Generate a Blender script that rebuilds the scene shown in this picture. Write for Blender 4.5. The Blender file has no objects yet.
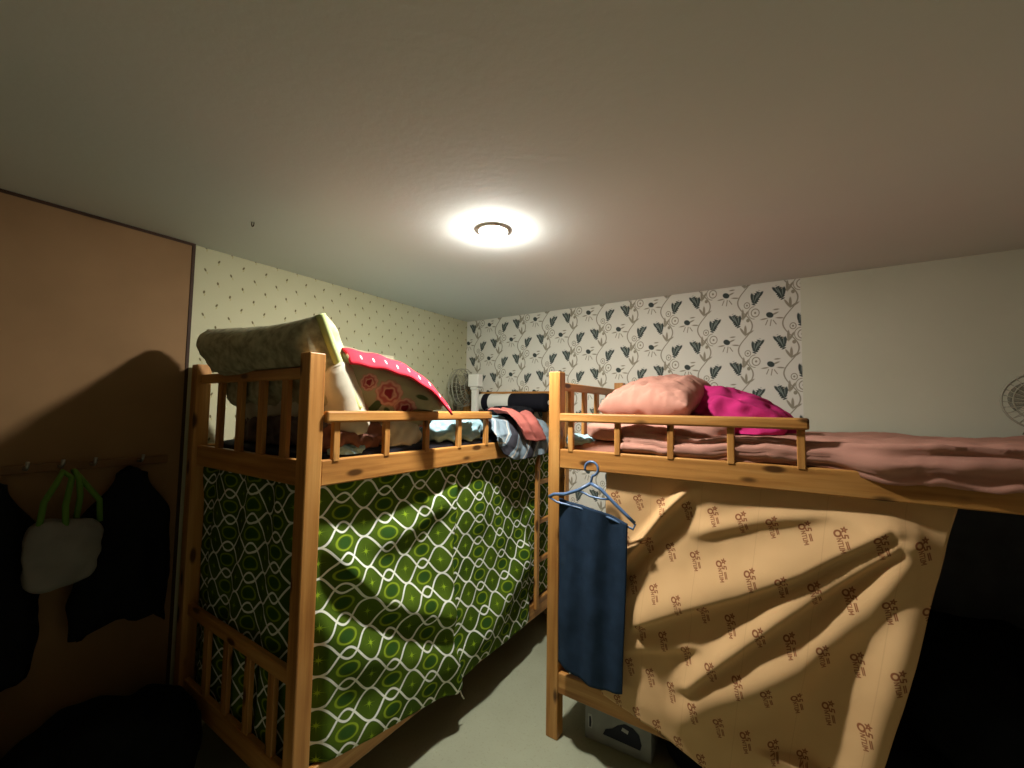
import bpy, bmesh, math, random
from mathutils import Vector, Matrix, Euler, noise

random.seed(7)
SC = bpy.context.scene
COL = SC.collection
PI = math.pi

# ------------------------------------------------------------------ camera
F_PX = 416.54
yaw, pitch, roll = math.radians(33.53), math.radians(3.37), math.radians(0.873)
cam_d = bpy.data.cameras.new('camera')
cam = bpy.data.objects.new('camera', cam_d)
COL.objects.link(cam)
fw = Vector((-math.sin(yaw) * math.cos(pitch), math.cos(yaw) * math.cos(pitch), math.sin(pitch)))
rt = Vector((math.cos(yaw), math.sin(yaw), 0))
up = rt.cross(fw)
r2 = rt * math.cos(roll) + up * math.sin(roll)
u2 = -rt * math.sin(roll) + up * math.cos(roll)
M = Matrix((r2, u2, -fw)).transposed().to_4x4()
M.translation = Vector((0, 0, 1.4731))
cam.matrix_world = M
cam_d.sensor_fit = 'HORIZONTAL'
cam_d.sensor_width = 36.0
cam_d.lens = F_PX / 1024 * 36.0
cam_d.clip_start = 0.02
SC.camera = cam

# ------------------------------------------------------------------ world, view
w = bpy.data.worlds.new('world')
SC.world = w
w.use_nodes = True
w.node_tree.nodes['Background'].inputs[0].default_value = (0.02, 0.022, 0.025, 1)
w.node_tree.nodes['Background'].inputs[1].default_value = 0.3
SC.view_settings.view_transform = 'Standard'
SC.view_settings.look = 'None'
SC.view_settings.gamma = 1.0
SC.view_settings.use_curve_mapping = False
SC.view_settings.exposure = 2.35
LAMP = Vector((-1.0, 1.352, 2.207))
LAMP_STRENGTH = 300.0
LAMP_COLOR = (1.0, 0.965, 0.905)

# room numbers (metres; camera stands at x = y = 0)
XL, YB, ZC = -2.274, 2.724, 2.207
XR, YF = 1.12, -1.35
PANEL_Y = 0.757
PAPER_X = 0.069
RBX, RBY = -0.9437, 1.7419          # right bunk bed, front left foot
LBX, LBY = -1.306, 0.7674           # left bunk bed, front left foot (its front faces +x)


def srgb(r, g, b):
    f = lambda c: (c / 255 / 12.92) if c <= 10 else ((c / 255 + 0.055) / 1.055) ** 2.4
    return (f(r), f(g), f(b), 1.0)


# ------------------------------------------------------------------ node helpers
class S:
    """a scalar socket with arithmetic"""
    def __init__(s, nt, sock):
        s.nt, s.k = nt, sock

    def _m(s, op, *o):
        n = s.nt.nodes.new('ShaderNodeMath')
        n.operation = op
        for i, x in enumerate((s,) + o):
            if isinstance(x, S):
                s.nt.links.new(x.k, n.inputs[i])
            else:
                n.inputs[i].default_value = x
        return S(s.nt, n.outputs[0])

    def __add__(s, o): return s._m('ADD', o)
    def __sub__(s, o): return s._m('SUBTRACT', o)
    def __mul__(s, o): return s._m('MULTIPLY', o)
    def __truediv__(s, o): return s._m('DIVIDE', o)
    def abs(s): return s._m('ABSOLUTE')
    def cos(s): return s._m('COSINE')
    def sin(s): return s._m('SINE')
    def sqrt(s): return s._m('SQRT')
    def rnd(s): return s._m('ROUND')
    def flr(s): return s._m('FLOOR')
    def fract(s): return s._m('FRACT')
    def min(s, o): return s._m('MINIMUM', o)
    def max(s, o): return s._m('MAXIMUM', o)

    def mask(s, lo, hi):
        """1 below lo, 0 above hi"""
        n = s.nt.nodes.new('ShaderNodeMapRange')
        n.interpolation_type = 'SMOOTHSTEP'
        s.nt.links.new(s.k, n.inputs['Value'])
        n.inputs['From Min'].default_value = lo
        n.inputs['From Max'].default_value = hi
        n.inputs['To Min'].default_value = 1
        n.inputs['To Max'].default_value = 0
        return S(s.nt, n.outputs['Result'])


def hyp(a, b):
    return (a * a + b * b).sqrt()


def seg(a, b, x0, y0, x1, y1):
    """distance from (a, b) to a segment"""
    L2 = (x1 - x0) ** 2 + (y1 - y0) ** 2
    px, py = a - x0, b - y0
    t = ((px * ((x1 - x0) / L2)) + (py * ((y1 - y0) / L2))).max(0.0).min(1.0)
    return hyp(px - t * (x1 - x0), py - t * (y1 - y0))


def ell(a, b, x0, y0, rx, ry, rot):
    """approximate signed distance (in units of the smaller radius) to an ellipse"""
    c, s = math.cos(rot), math.sin(rot)
    px, py = a - x0, b - y0
    u = (px * c + py * s) * (1 / rx)
    v = (py * c - px * s) * (1 / ry)
    return (hyp(u, v) - 1.0) * min(rx, ry)


class Mat:
    def __init__(s, name, base=(0.8, 0.8, 0.8, 1), rough=0.8, spec=0.2):
        s.m = bpy.data.materials.new(name)
        s.m.use_nodes = True
        s.nt = s.m.node_tree
        s.b = s.nt.nodes['Principled BSDF']
        s.b.inputs['Base Color'].default_value = base
        s.b.inputs['Roughness'].default_value = rough
        s.b.inputs['Specular IOR Level'].default_value = spec

    def node(s, t, **kw):
        n = s.nt.nodes.new(t)
        for k, v in kw.items():
            setattr(n, k, v)
        return n

    def link(s, a, b):
        s.nt.links.new(a.k if isinstance(a, S) else a, b)

    def coord(s, which='Object'):
        return s.node('ShaderNodeTexCoord').outputs[which]

    def xyz(s, which='Object'):
        n = s.node('ShaderNodeSeparateXYZ')
        s.link(s.coord(which), n.inputs[0])
        return [S(s.nt, n.outputs[i]) for i in range(3)]

    def noise(s, scale, detail=3, which='Object', stretch=None):
        c = s.coord(which)
        if stretch:
            mp = s.node('ShaderNodeMapping')
            mp.inputs['Scale'].default_value = stretch
            s.link(c, mp.inputs[0])
            c = mp.outputs[0]
        n = s.node('ShaderNodeTexNoise')
        n.inputs['Scale'].default_value = scale
        n.inputs['Detail'].default_value = detail
        s.link(c, n.inputs['Vector'])
        return n.outputs['Fac']

    def mix(s, fac, a, b):
        n = s.node('ShaderNodeMix', data_type='RGBA')
        if isinstance(fac, (S,)) or hasattr(fac, 'node'):
            s.link(fac, n.inputs['Factor'])
        else:
            n.inputs['Factor'].default_value = fac
        for x, i in ((a, 6), (b, 7)):
            if isinstance(x, tuple):
                n.inputs[i].default_value = x
            else:
                s.link(x, n.inputs[i])
        return n.outputs[2]

    def ramp(s, fac, stops):
        n = s.node('ShaderNodeValToRGB')
        s.link(fac, n.inputs[0])
        e = n.color_ramp.elements
        while len(e) < len(stops):
            e.new(0.5)
        for i, (p, c) in enumerate(stops):
            e[i].position = p
            e[i].color = c
        return n.outputs[0]

    def color(s, x):
        s.link(x, s.b.inputs['Base Color'])

    def bump(s, h, strength=0.3, dist=0.01):
        n = s.node('ShaderNodeBump')
        n.inputs['Strength'].default_value = strength
        n.inputs['Distance'].default_value = dist
        s.link(h, n.inputs['Height'])
        s.link(n.outputs[0], s.b.inputs['Normal'])


def plain(name, c, rough=0.8, spec=0.2, vary=0.12, scale=9, bump=0.15, bscale=120):
    m = Mat(name, c, rough, spec)
    d = tuple(x * (1 - vary) for x in c[:3]) + (1,)
    l = tuple(min(1, x * (1 + vary)) for x in c[:3]) + (1,)
    m.color(m.ramp(m.noise(scale), [(0.35, d), (0.65, l)]))
    if bump:
        m.bump(m.noise(bscale, 2), bump, 0.002)
    return m.m


def wood(name, axis, dark, mid, light):
    m = Mat(name, mid, 0.42, 0.35)
    st = [22.0, 22.0, 22.0]
    st[axis] = 1.3
    g = m.noise(1.6, 5, stretch=tuple(st))
    st2 = [90.0, 90.0, 90.0]
    st2[axis] = 3.0
    fine = m.noise(1.0, 3, stretch=tuple(st2))
    c = m.ramp(g, [(0.3, dark), (0.5, mid), (0.72, light)])
    c2 = m.mix(m.ramp(fine, [(0.35, (0.25, 0.25, 0.25, 1)), (0.6, (0, 0, 0, 1))]), c, dark)
    # knots
    mp = m.node('ShaderNodeMapping')
    s3 = [13.0, 13.0, 13.0]
    s3[axis] = 4.6
    mp.inputs['Scale'].default_value = s3
    m.link(m.coord(), mp.inputs[0])
    v = m.node('ShaderNodeTexVoronoi')
    v.inputs['Scale'].default_value = 1.0
    m.link(mp.outputs[0], v.inputs['Vector'])
    k = S(m.nt, v.outputs['Distance']).mask(0.10, 0.22)
    m.color(m.mix(k, c2, tuple(x * 0.28 for x in dark[:3]) + (1,)))
    m.bump(fine, 0.08, 0.002)
    return m.m


WD, WM, WL = srgb(150, 98, 46), srgb(186, 132, 68), srgb(206, 156, 90)
M_WOOD = [wood('pine_grain_%s' % a, i, WD, WM, WL) for i, a in enumerate('xyz')]
M_BOARD = wood('bed_base_board', 0, srgb(120, 85, 50), srgb(140, 100, 60), srgb(160, 118, 74))


def mat_back_wall():
    m = Mat('floral_wallpaper', srgb(220, 216, 198), 0.8, 0.15)
    x, y, z = m.xyz()
    k, kx = 0.278 / 435.0, 0.218 / 403.0
    DX, DZ = 0.218, 0.278
    CX, CZ = -0.072 - 5 * k, 2.020          # a flower bud of the repeat

    def local(ex, ez):
        """coordinates of the nearest repeat of an element placed at (ex, ez), in motif units"""
        u = x - (CX + ex * kx)
        c = (u / DX).rnd()
        lx = u - c * DX
        v = (z - (CZ + ez * k)) - c * (DZ * 0.5)
        lz = v - (v / DZ).rnd() * DZ
        return lx * (1 / kx), lz * (1 / k)

    def leafset(ex, ez, flip):
        a, b = local(ex, ez)
        if flip:
            a = a * -1.0
        scallop = (b * 0.30 + a * 0.12).sin() * 5.0
        d = ell(a, b, 0, -2, 30, 64, -0.42) + scallop
        d = d.min(ell(a, b, -34, 6, 15, 40, 0.15)).min(ell(a, b, 40, 26, 13, 36, -0.75))
        st = ell(a, b, 2, 4, 4.5, 46, -0.42).min(ell(a, b, 26, 24, 5, 32, -0.62)).min(ell(a, b, -24, 10, 4, 30, -0.05))
        return d, st
    d1, s1 = leafset(-120, 165, False)
    d2, s2 = leafset(92, 190, True)
    leaf, stripe = d1.min(d2), s1.min(s2)
    a, b = local(0, 0)
    leaf = leaf.min(ell(a, b, 0, 0, 33, 24, -0.35))
    tan = ell(a, b, 58, 44, 24, 6, 0.05)
    tan = tan.min(ell(a, b, -52, -32, 30, 6, 0.12)).min(ell(a, b, 88, -33, 32, 6, -0.1))
    tan = tan.min(seg(a, b, -20, -45, -38, -85) - 4).min(seg(a, b, 12, -45, 2, -95) - 4).min(seg(a, b, 30, -50, 55, -85) - 4)
    tan = tan.min(ell(a, b, 45, 8, 32, 7, 0.35))
    # curls
    a, b = local(-130, 30)
    r = hyp(a, b)
    tan = tan.min((r - 36).abs() - 4).min(r - 10).min((hyp(a + 8, b - 2) - 56).abs() - 3.0 + ((a + 10).max(0.0) * 0.5))
    a, b = local(-205, 105)
    r = hyp(a, b)
    tan = tan.min((r - 26).abs() - 3.5).min(r - 9)
    a, b = local(205, 185)
    tan = tan.min(hyp(a, b) - 16)
    # stem wave and three-leaf sprigs
    a, b = local(-225, 0)
    wave = ((b + 192.0) * (2 * PI / 435)).sin() * 66.0
    tan = tan.min((a - wave).abs() * 0.75 - 4.5)
    for (ex, ez, f) in ((180 - 403, 85 + 217, 1), (-245, 15, -1)):
        a, b = local(ex, ez)
        if f < 0:
            a = a * -1.0
        tan = tan.min(ell(a, b, 0, 8, 12, 46, 0.0)).min(ell(a, b, -26, 2, 10, 42, 0.6)).min(ell(a, b, 34, -14, 9, 42, -1.1))
    # the paper ends at PAPER_X; beyond it the wall is plain
    c = m.mix(tan.mask(-2.5, 3.5), srgb(216, 214, 200), srgb(146, 140, 120))
    c = m.mix(leaf.mask(-3, 4), c, srgb(62, 71, 67))
    c = m.mix(stripe.mask(-3, 3), c, srgb(124, 134, 126))
    pl = m.ramp(m.noise(2.2), [(0.3, srgb(200, 200, 176)), (0.7, srgb(208, 207, 184))])
    m.color(m.mix(x.mask(PAPER_X - 0.001, PAPER_X + 0.001), pl, c))
    m.bump(m.noise(60, 3), 0.1, 0.002)
    return m.m


def mat_left_wall():
    m = Mat('sprig_wallpaper', srgb(205, 200, 160), 0.8, 0.15)
    x, y, z = m.xyz()
    DY, DZ = 0.0545, 0.106
    u = (y - 0.859) / DY
    c = u.rnd()
    ly = (u - c) * DY
    v = (z - 2.156) - c * (DZ * 0.5)
    row = (v / DZ).rnd()
    lz = v - row * DZ
    sgn = ((row * 0.5 + c * 0.25).fract() - 0.4) * 0.9
    px = ly + lz * sgn
    d = hyp(px * (1 / 0.0046), lz * (1 / 0.0078))
    d2 = hyp((px - 0.004) * (1 / 0.003), (lz + 0.012) * (1 / 0.007))
    base = m.ramp(m.noise(3.0), [(0.3, srgb(184, 181, 146)), (0.7, srgb(193, 190, 157))])
    cc = m.mix(d2.mask(0.6, 1.3), base, srgb(176, 168, 124))
    m.color(m.mix(d.mask(0.7, 1.2), cc, srgb(104, 94, 64)))
    m.bump(m.noise(60, 3), 0.1, 0.002)
    return m.m


def mat_green_sheet():
    m = Mat('green_ogee_print', srgb(80, 120, 30), 0.85, 0.1)
    u, v, _ = m.xyz('UV')
    PX, P2 = 0.193, 0.110
    A = P2 / 3
    s_ = P2 - 2 * A + A       # spacing of the odd waves above the even ones
    s_ = A
    ph = u * (2 * PI / PX)
    cs, sn = ph.cos(), ph.sin()
    slope = (sn * sn * ((A * 2 * PI / PX) ** 2) + 1.0).sqrt()
    e = (v - cs * A) / P2
    de = (e - e.rnd()).abs() * P2 / slope
    o = (v + cs * A - s_) / P2
    do = (o - o.rnd()).abs() * P2 / slope
    line = de.min(do)
    # ovals half way between the twists, stars in the other cells
    cu = u / PX
    lu = (cu - cu.rnd()) * PX
    cv = (v - s_ * 0.5) / P2 - 0.5
    lv = (cv - cv.rnd()) * P2
    r = hyp(lu * (1 / 0.040), lv * (1 / 0.024))
    oval = (r - 1.0).abs()
    cu2 = cu - 0.5
    lu2 = (cu2 - cu2.rnd()) * PX
    cv2 = (v - s_ * 0.5) / P2
    lv2 = (cv2 - cv2.rnd()) * P2
    r2 = hyp(lu2, lv2)
    star = (lu2.abs() * lv2.abs()).sqrt() * 2.2 + r2 * 0.22
    star2 = ((lu2 + lv2).abs() * (lu2 - lv2).abs() * 0.5).sqrt() * 2.6 + r2 * 0.36
    st = star.min(star2)
    g = m.ramp(m.noise(5.0, 3, 'UV'), [(0.3, srgb(56, 78, 18)), (0.7, srgb(82, 106, 26))])
    c = m.mix(r.mask(0.55, 1.0), g, srgb(46, 78, 26))
    c = m.mix(oval.mask(0.05, 0.18), c, srgb(132, 156, 38))
    c = m.mix(st.mask(0.006, 0.0105), c, srgb(140, 170, 38))
    c = m.mix(line.mask(0.0030, 0.0048), c, srgb(232, 236, 222))
    m.color(c)
    m.bump(m.noise(260, 2, 'UV'), 0.12, 0.001)
    return m.m


def mat_tan_sheet():
    m = Mat('tan_printed_cotton', srgb(205, 165, 112), 0.75, 0.15)
    u, v, _ = m.xyz('UV')
    DX, DZ = 0.0985, 0.178
    cv = (v - 0.02) / DZ
    row = cv.rnd()
    lv = (cv - row) * DZ
    cu = (u + row * 0.048) / DX
    lu = (cu - cu.rnd()) * DX
    # the print's own axes: a runs along the writing (down and a little right), b to its upper side
    th = math.radians(-68)
    ca, sa = math.cos(th), math.sin(th)
    K = 1 / 0.020
    a = (lu * ca + lv * sa) * K + 0.9
    b = (lv * ca - lu * sa) * K + 0.35
    d = (hyp(a, b) - 0.42).abs() - 0.10                      # big O
    # N T U M
    L = [(0.75, -.3, 0.75, .3), (0.75, .3, 1.1, -.3), (1.1, -.3, 1.1, .3),
         (1.25, .3, 1.65, .3), (1.45, .3, 1.45, -.3),
         (1.8, .3, 1.8, -.3), (1.8, -.3, 2.1, -.3), (2.1, -.3, 2.1, .3),
         (2.3, -.3, 2.3, .3), (2.3, .3, 2.5, -.1), (2.5, -.1, 2.7, .3), (2.7, .3, 2.7, -.3)]
    for p in L:
        d = d.min(seg(a, b, *p) - 0.03)
    # star outline over the O and a 5
    P = [(-0.35 + 0.42 * math.cos(PI / 2 + i * 4 * PI / 5), 0.95 + 0.42 * math.sin(PI / 2 + i * 4 * PI / 5)) for i in range(5)]
    for i in range(5):
        q = P[(i + 1) % 5]
        d = d.min(seg(a, b, P[i][0], P[i][1], q[0], q[1]) - 0.04)
    for p in [(0.85, 1.2, 0.5, 1.2), (0.5, 1.2, 0.42, 0.85), (0.42, 0.85, 0.8, 0.8), (0.8, 0.8, 0.72, 0.5), (0.72, 0.5, 0.35, 0.48)]:
        d = d.min(seg(a, b, *p) - 0.06)
    for p in [(1.35, 0.95, 2.3, 0.95), (1.35, 0.72, 2.3, 0.72)]:
        d = d.min(seg(a, b, *p) - 0.05)
    base = m.ramp(m.noise(4.0, 3, 'UV'), [(0.3, srgb(206, 166, 116)), (0.7, srgb(214, 175, 124))])
    # pressed fold lines of the cloth
    gx = (u / 0.197)
    gl = (gx - gx.rnd()).abs() * 0.197
    base = m.mix(gl.mask(0.0006, 0.002) * 0.25, base, srgb(170, 128, 82))
    m.color(m.mix(d.mask(-0.02, 0.09), base, srgb(138, 84, 52)))
    m.bump(m.noise(320, 2, 'UV'), 0.1, 0.001)
    return m.m


def mat_floor():
    m = Mat('grey_green_floor', srgb(150, 155, 128), 0.55, 0.3)
    c = m.ramp(m.noise(2.5, 5), [(0.3, srgb(150, 153, 128)), (0.7, srgb(163, 166, 140))])
    sp = m.noise(90, 3)
    m.color(m.mix(m.ramp(sp, [(0.30, (0.5, 0.5, 0.5, 1)), (0.42, (0, 0, 0, 1))]), c, srgb(132, 135, 110)))
    m.bump(m.noise(140, 3), 0.1, 0.002)
    return m.m


def mat_ceiling():
    m = Mat('ceiling_paint', srgb(200, 194, 176), 0.9, 0.1)
    m.color(m.ramp(m.noise(1.2, 3), [(0.3, srgb(216, 221, 216)), (0.7, srgb(222, 226, 222))]))
    m.bump(m.noise(45, 4), 0.15, 0.003)
    return m.m


def mat_panel():
    m = Mat('tan_board', srgb(178, 134, 84), 0.7, 0.2)
    m.color(m.ramp(m.noise(2.6, 4), [(0.3, srgb(128, 98, 64)), (0.7, srgb(142, 110, 74))]))
    m.bump(m.noise(30, 3), 0.08, 0.003)
    return m.m


def mat_rose(name, ground, roses, leaves):
    """light ground with roses (u, v, radius) and dark leaves (u, v, length, turn)"""
    m = Mat(name, ground, 0.85, 0.1)
    u, v, _ = m.xyz('UV')
    c = m.ramp(m.noise(8, 3, 'UV'), [(0.35, tuple(x * 0.85 for x in ground[:3]) + (1,)), (0.65, ground)])
    d = None
    for (a, b, ln, r) in leaves:
        e = ell(u, v, a, b, ln * 0.34, ln, r)
        d = e if d is None else d.min(e)
    c = m.mix(d.mask(-0.002, 0.003), c, srgb(72, 84, 52))
    for (a, b, r) in roses:
        px, py = u - a, v - b
        h = hyp(px, py)
        wob = (h * (1 / r)) + ((px * (9 / r)).sin() * (py * (8 / r)).cos()) * 0.10
        ring = (wob * 13.0).sin() * 0.5 + 0.5
        col = m.mix(ring, srgb(204, 156, 142), srgb(168, 88, 88))
        col = m.mix(wob.mask(0.25, 0.4), col, srgb(136, 46, 58))
        c = m.mix(wob.mask(0.93, 1.06), c, col)
    m.color(c)
    m.bump(m.noise(200, 2, 'UV'), 0.1, 0.001)
    return m.m


def mat_dots():
    m = Mat('pink_polka_dot', srgb(225, 60, 80), 0.8, 0.1)
    x, y, z = m.xyz('UV')
    a = x / 0.075
    la = (a - a.rnd()) * 0.075
    b = y / 0.040
    lb = (b - b.rnd()) * 0.040
    d = hyp(la, lb)
    m.color(m.mix(d.mask(0.0042, 0.0060), srgb(212, 50, 66), srgb(240, 222, 218)))
    return m.m


def mat_bands():
    m = Mat('black_white_bands', srgb(230, 228, 220), 0.85, 0.1)
    x, y, z = m.xyz('UV')
    blk = (((x - 0.110) / 0.030).abs().mask(0.97, 1.03)).max((x * -1.0).mask(-0.328, -0.322))
    m.color(m.mix(blk, srgb(206, 204, 192), srgb(24, 24, 30)))
    m.bump(m.noise(160, 2, 'UV'), 0.15, 0.001)
    return m.m


def mat_stripes():
    m = Mat('striped_quilt_cotton', srgb(120, 135, 140), 0.85, 0.1)
    x, y, z = m.xyz('UV')
    t = (x + y * 0.55) / 0.24
    f = t.fract()
    wv = ((f - 0.42).abs()).mask(0.13, 0.15)
    ln = ((f - 0.66).abs()).mask(0.018, 0.03).max(((f - 0.2).abs()).mask(0.014, 0.024))
    c = m.mix(wv, srgb(128, 146, 156), srgb(58, 58, 64))
    c = m.mix(ln, c, srgb(200, 196, 184))
    m.color(c)
    m.bump(m.noise(200, 2, 'UV'), 0.12, 0.001)
    return m.m


def mat_glass(name, c, alpha=0.35):
    m = Mat(name, c, 0.25, 0.4)
    m.b.inputs['Alpha'].default_value = alpha
    return m.m


def emit(name, c, strength):
    m = Mat(name, c)
    m.b.inputs['Emission Color'].default_value = tuple(c[:3]) + (1,)
    m.b.inputs['Emission Strength'].default_value = strength
    return m.m


def metal(name, c, rough=0.35):
    m = Mat(name, c, rough)
    m.b.inputs['Metallic'].default_value = 0.9
    return m.m


M_BACK, M_LEFT, M_FLOOR, M_CEIL, M_PANEL = mat_back_wall(), mat_left_wall(), mat_floor(), mat_ceiling(), mat_panel()
M_GREEN, M_TAN, M_DOTS, M_BANDS, M_STRIPE = mat_green_sheet(), mat_tan_sheet(), mat_dots(), mat_bands(), mat_stripes()
M_ROSE = mat_rose('rose_print', srgb(166, 160, 130),
                  [(0.20, 0.10, 0.055), (0.285, 0.145, 0.052), (0.11, 0.075, 0.035), (0.10, 0.20, 0.04), (0.42, 0.24, 0.04)],
                  [(0.16, 0.17, 0.05, 0.5), (0.23, 0.20, 0.045, -0.6), (0.36, 0.17, 0.04, 1.2), (0.40, 0.145, 0.05, 0.9), (0.45, 0.175, 0.045, 1.9), (0.43, 0.12, 0.04, 0.4), (0.06, 0.12, 0.045, -0.4), (0.05, 0.20, 0.05, 0.8), (0.52, 0.16, 0.04, 1.4), (0.34, 0.06, 0.03, 1.3)])
M_ROSE2 = mat_rose('pale_rose_print', srgb(204, 196, 166),
                   [(0.28, 0.26, 0.030), (0.33, 0.20, 0.036), (0.12, 0.12, 0.04)],
                   [(0.20, 0.26, 0.035, 0.5), (0.24, 0.22, 0.03, -0.6), (0.36, 0.25, 0.035, 1.2), (0.40, 0.21, 0.035, 0.3), (0.38, 0.17, 0.03, 2.0)])
M_DIMWALL = plain('pale_wall_paint', srgb(165, 158, 138))
M_BACKDIM = plain('brown_unseen_wall', srgb(96, 82, 64))  # unseen wall behind the camera, kept dark to cut bounced light
M_RACK = plain('brown_rack_wood', srgb(120, 88, 56), 0.6)
M_EDGE = plain('dark_edging', srgb(58, 38, 22), 0.6)
M_OLIVE = plain('olive_print', srgb(168, 164, 134), vary=0.28, scale=32)
M_LIME = plain('lime_piping', srgb(196, 210, 140))
M_CREAM = plain('cream_cotton', srgb(206, 200, 178))
M_SALMON = plain('salmon_cotton', srgb(184, 134, 116), 0.85, vary=0.06, scale=4)
M_MAG = plain('magenta_fleece', srgb(184, 44, 108), 0.95, vary=0.15, bump=0.35, bscale=70)
M_NAVY = plain('navy_terry', srgb(34, 52, 72), 0.95, vary=0.12, scale=20, bump=0.4, bscale=260)
M_BLUEPL = plain('blue_plastic', srgb(78, 106, 142), 0.35, 0.5, vary=0.05, bump=0)
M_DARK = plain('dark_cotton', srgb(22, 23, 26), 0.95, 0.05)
M_DARK2 = plain('charcoal_cotton', srgb(34, 34, 38), 0.95, 0.05)
M_DKNAVY = plain('dark_navy_cotton', srgb(52, 55, 66), 0.9, 0.1)
M_BROWN = plain('brown_cotton', srgb(128, 88, 72), 0.85)
M_LBLUE = plain('pale_blue_cotton', srgb(142, 176, 184), 0.85)
M_CORAL = plain('coral_cotton', srgb(180, 104, 94), 0.85)
M_MATT = plain('mattress_ticking', srgb(96, 86, 76), 0.9)
M_GREYPL = plain('grey_plastic_sheet', srgb(120, 116, 108), 0.5, 0.3)
M_WHITEPL = plain('white_plastic', srgb(205, 202, 190), 0.4, 0.4, vary=0.03, bump=0)
M_GRSTRAP = plain('green_strap', srgb(84, 120, 40), 0.7)
M_STEEL = metal('steel', srgb(170, 168, 160))
M_CAGE = plain('pale_grey_wire', srgb(150, 148, 128), 0.5, 0.3, bump=0)
M_BLADE = mat_glass('smoky_clear_plastic', srgb(104, 100, 80), 0.45)
M_SHADECLOTH = plain('slate_shade_cloth', srgb(104, 106, 118), 0.9, 0.1)
M_DKPL = plain('dark_grey_plastic', srgb(88, 80, 62), 0.4, 0.4, bump=0)
M_BOXSIDE = plain('grey_carton', srgb(150, 152, 148), 0.7)
M_BOXDK = plain('dark_print', srgb(44, 46, 58), 0.6)
M_BOXLT = plain('pale_print', srgb(176, 178, 176), 0.6)
M_GREYCL = plain('grey_brown_cotton', srgb(96, 86, 84), 0.9, vary=0.5, scale=14)
M_PINK = plain('pale_pink_cotton', srgb(206, 168, 158), 0.85)


# ------------------------------------------------------------------ object helpers
def obj(name, bm, mat, parent=None, smooth=False, bevel=0.0, solid=0.0, sub=0, offset=0.0):
    me = bpy.data.meshes.new(name)
    bmesh.ops.recalc_face_normals(bm, faces=bm.faces[:])
    bm.to_mesh(me)
    bm.free()
    for mt in (mat if isinstance(mat, (list, tuple)) else [mat]):
        me.materials.append(mt)
    o = bpy.data.objects.new(name, me)
    COL.objects.link(o)
    if parent:
        o.parent = parent
    if smooth:
        for p in me.polygons:
            p.use_smooth = True
    if solid:
        md = o.modifiers.new('thickness', 'SOLIDIFY')
        md.thickness = solid
        md.offset = offset
    if bevel:
        md = o.modifiers.new('bevel', 'BEVEL')
        md.width = bevel
        md.segments = 2
        md.limit_method = 'ANGLE'
    if sub:
        md = o.modifiers.new('smooth', 'SUBSURF')
        md.levels = md.render_levels = sub
    return o


def tag(o, label=None, cat=None, group=None, kind=None):
    for k, v in (('label', label), ('category', cat), ('group', group), ('kind', kind)):
        if v:
            o[k] = v
    return o


def thing(name, loc, label, cat, group=None, rz=0.0):
    o = bpy.data.objects.new(name, None)
    COL.objects.link(o)
    o.empty_display_size = 0.1
    o.location = loc
    o.rotation_euler = (0, 0, rz)
    return tag(o, label, cat, group)


def box(bm, x0, x1, y0, y1, z0, z1):
    vs = [bm.verts.new((x, y, z)) for z in (z0, z1) for y in (y0, y1) for x in (x0, x1)]
    for f in ((0, 2, 3, 1), (4, 5, 7, 6), (0, 1, 5, 4), (2, 6, 7, 3), (0, 4, 6, 2), (1, 3, 7, 5)):
        bm.faces.new([vs[i] for i in f])
    return bm


def boxobj(name, dims, mat, parent=None, bevel=0.003):
    return obj(name, box(bmesh.new(), *dims), mat, parent, bevel=bevel)


def tube(bm, pts, r, seg_=8, closed=False):
    pts = [Vector(p) for p in pts]
    n = len(pts)
    rr = r if callable(r) else (lambda t: r)
    rings = []
    prev = None
    for i, p in enumerate(pts):
        if closed:
            t = pts[(i + 1) % n] - pts[i - 1]
        else:
            t = pts[min(i + 1, n - 1)] - pts[max(i - 1, 0)]
        t.normalize()
        if prev is None:
            a = t.cross(Vector((0, 0, 1)))
            if a.length < 0.05:
                a = t.cross(Vector((1, 0, 0)))
        else:
            a = prev - t * prev.dot(t)
        a.normalize()
        prev = a
        b = t.cross(a)
        ra = rr(i / max(1, n - 1))
        rings.append([bm.verts.new(p + (a * math.cos(k * 2 * PI / seg_) + b * math.sin(k * 2 * PI / seg_)) * ra) for k in range(seg_)])
    m = n if closed else n - 1
    for i in range(m):
        A, B = rings[i], rings[(i + 1) % n]
        for k in range(seg_):
            bm.faces.new((A[k], A[(k + 1) % seg_], B[(k + 1) % seg_], B[k]))
    if not closed:
        bm.faces.new(rings[0][::-1])
        bm.faces.new(rings[-1])
    return bm


def lathe(bm, prof, seg_=32, mat=None):
    """prof: (radius, height) pairs, turned about z then moved by mat"""
    rings = []
    for (r, h) in prof:
        if r < 1e-5:
            rings.append([bm.verts.new((0, 0, h))])
        else:
            rings.append([bm.verts.new((r * math.cos(k * 2 * PI / seg_), r * math.sin(k * 2 * PI / seg_), h)) for k in range(seg_)])
    for A, B in zip(rings, rings[1:]):
        for k in range(seg_):
            j = (k + 1) % seg_
            if len(A) == 1 and len(B) > 1:
                bm.faces.new((A[0], B[k], B[j]))
            elif len(B) == 1 and len(A) > 1:
                bm.faces.new((A[k], A[j], B[0]))
            elif len(A) > 1:
                bm.faces.new((A[k], A[j], B[j], B[k]))
    if mat is not None:
        bmesh.ops.transform(bm, matrix=mat, verts=bm.verts[:])
    return bm


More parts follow.
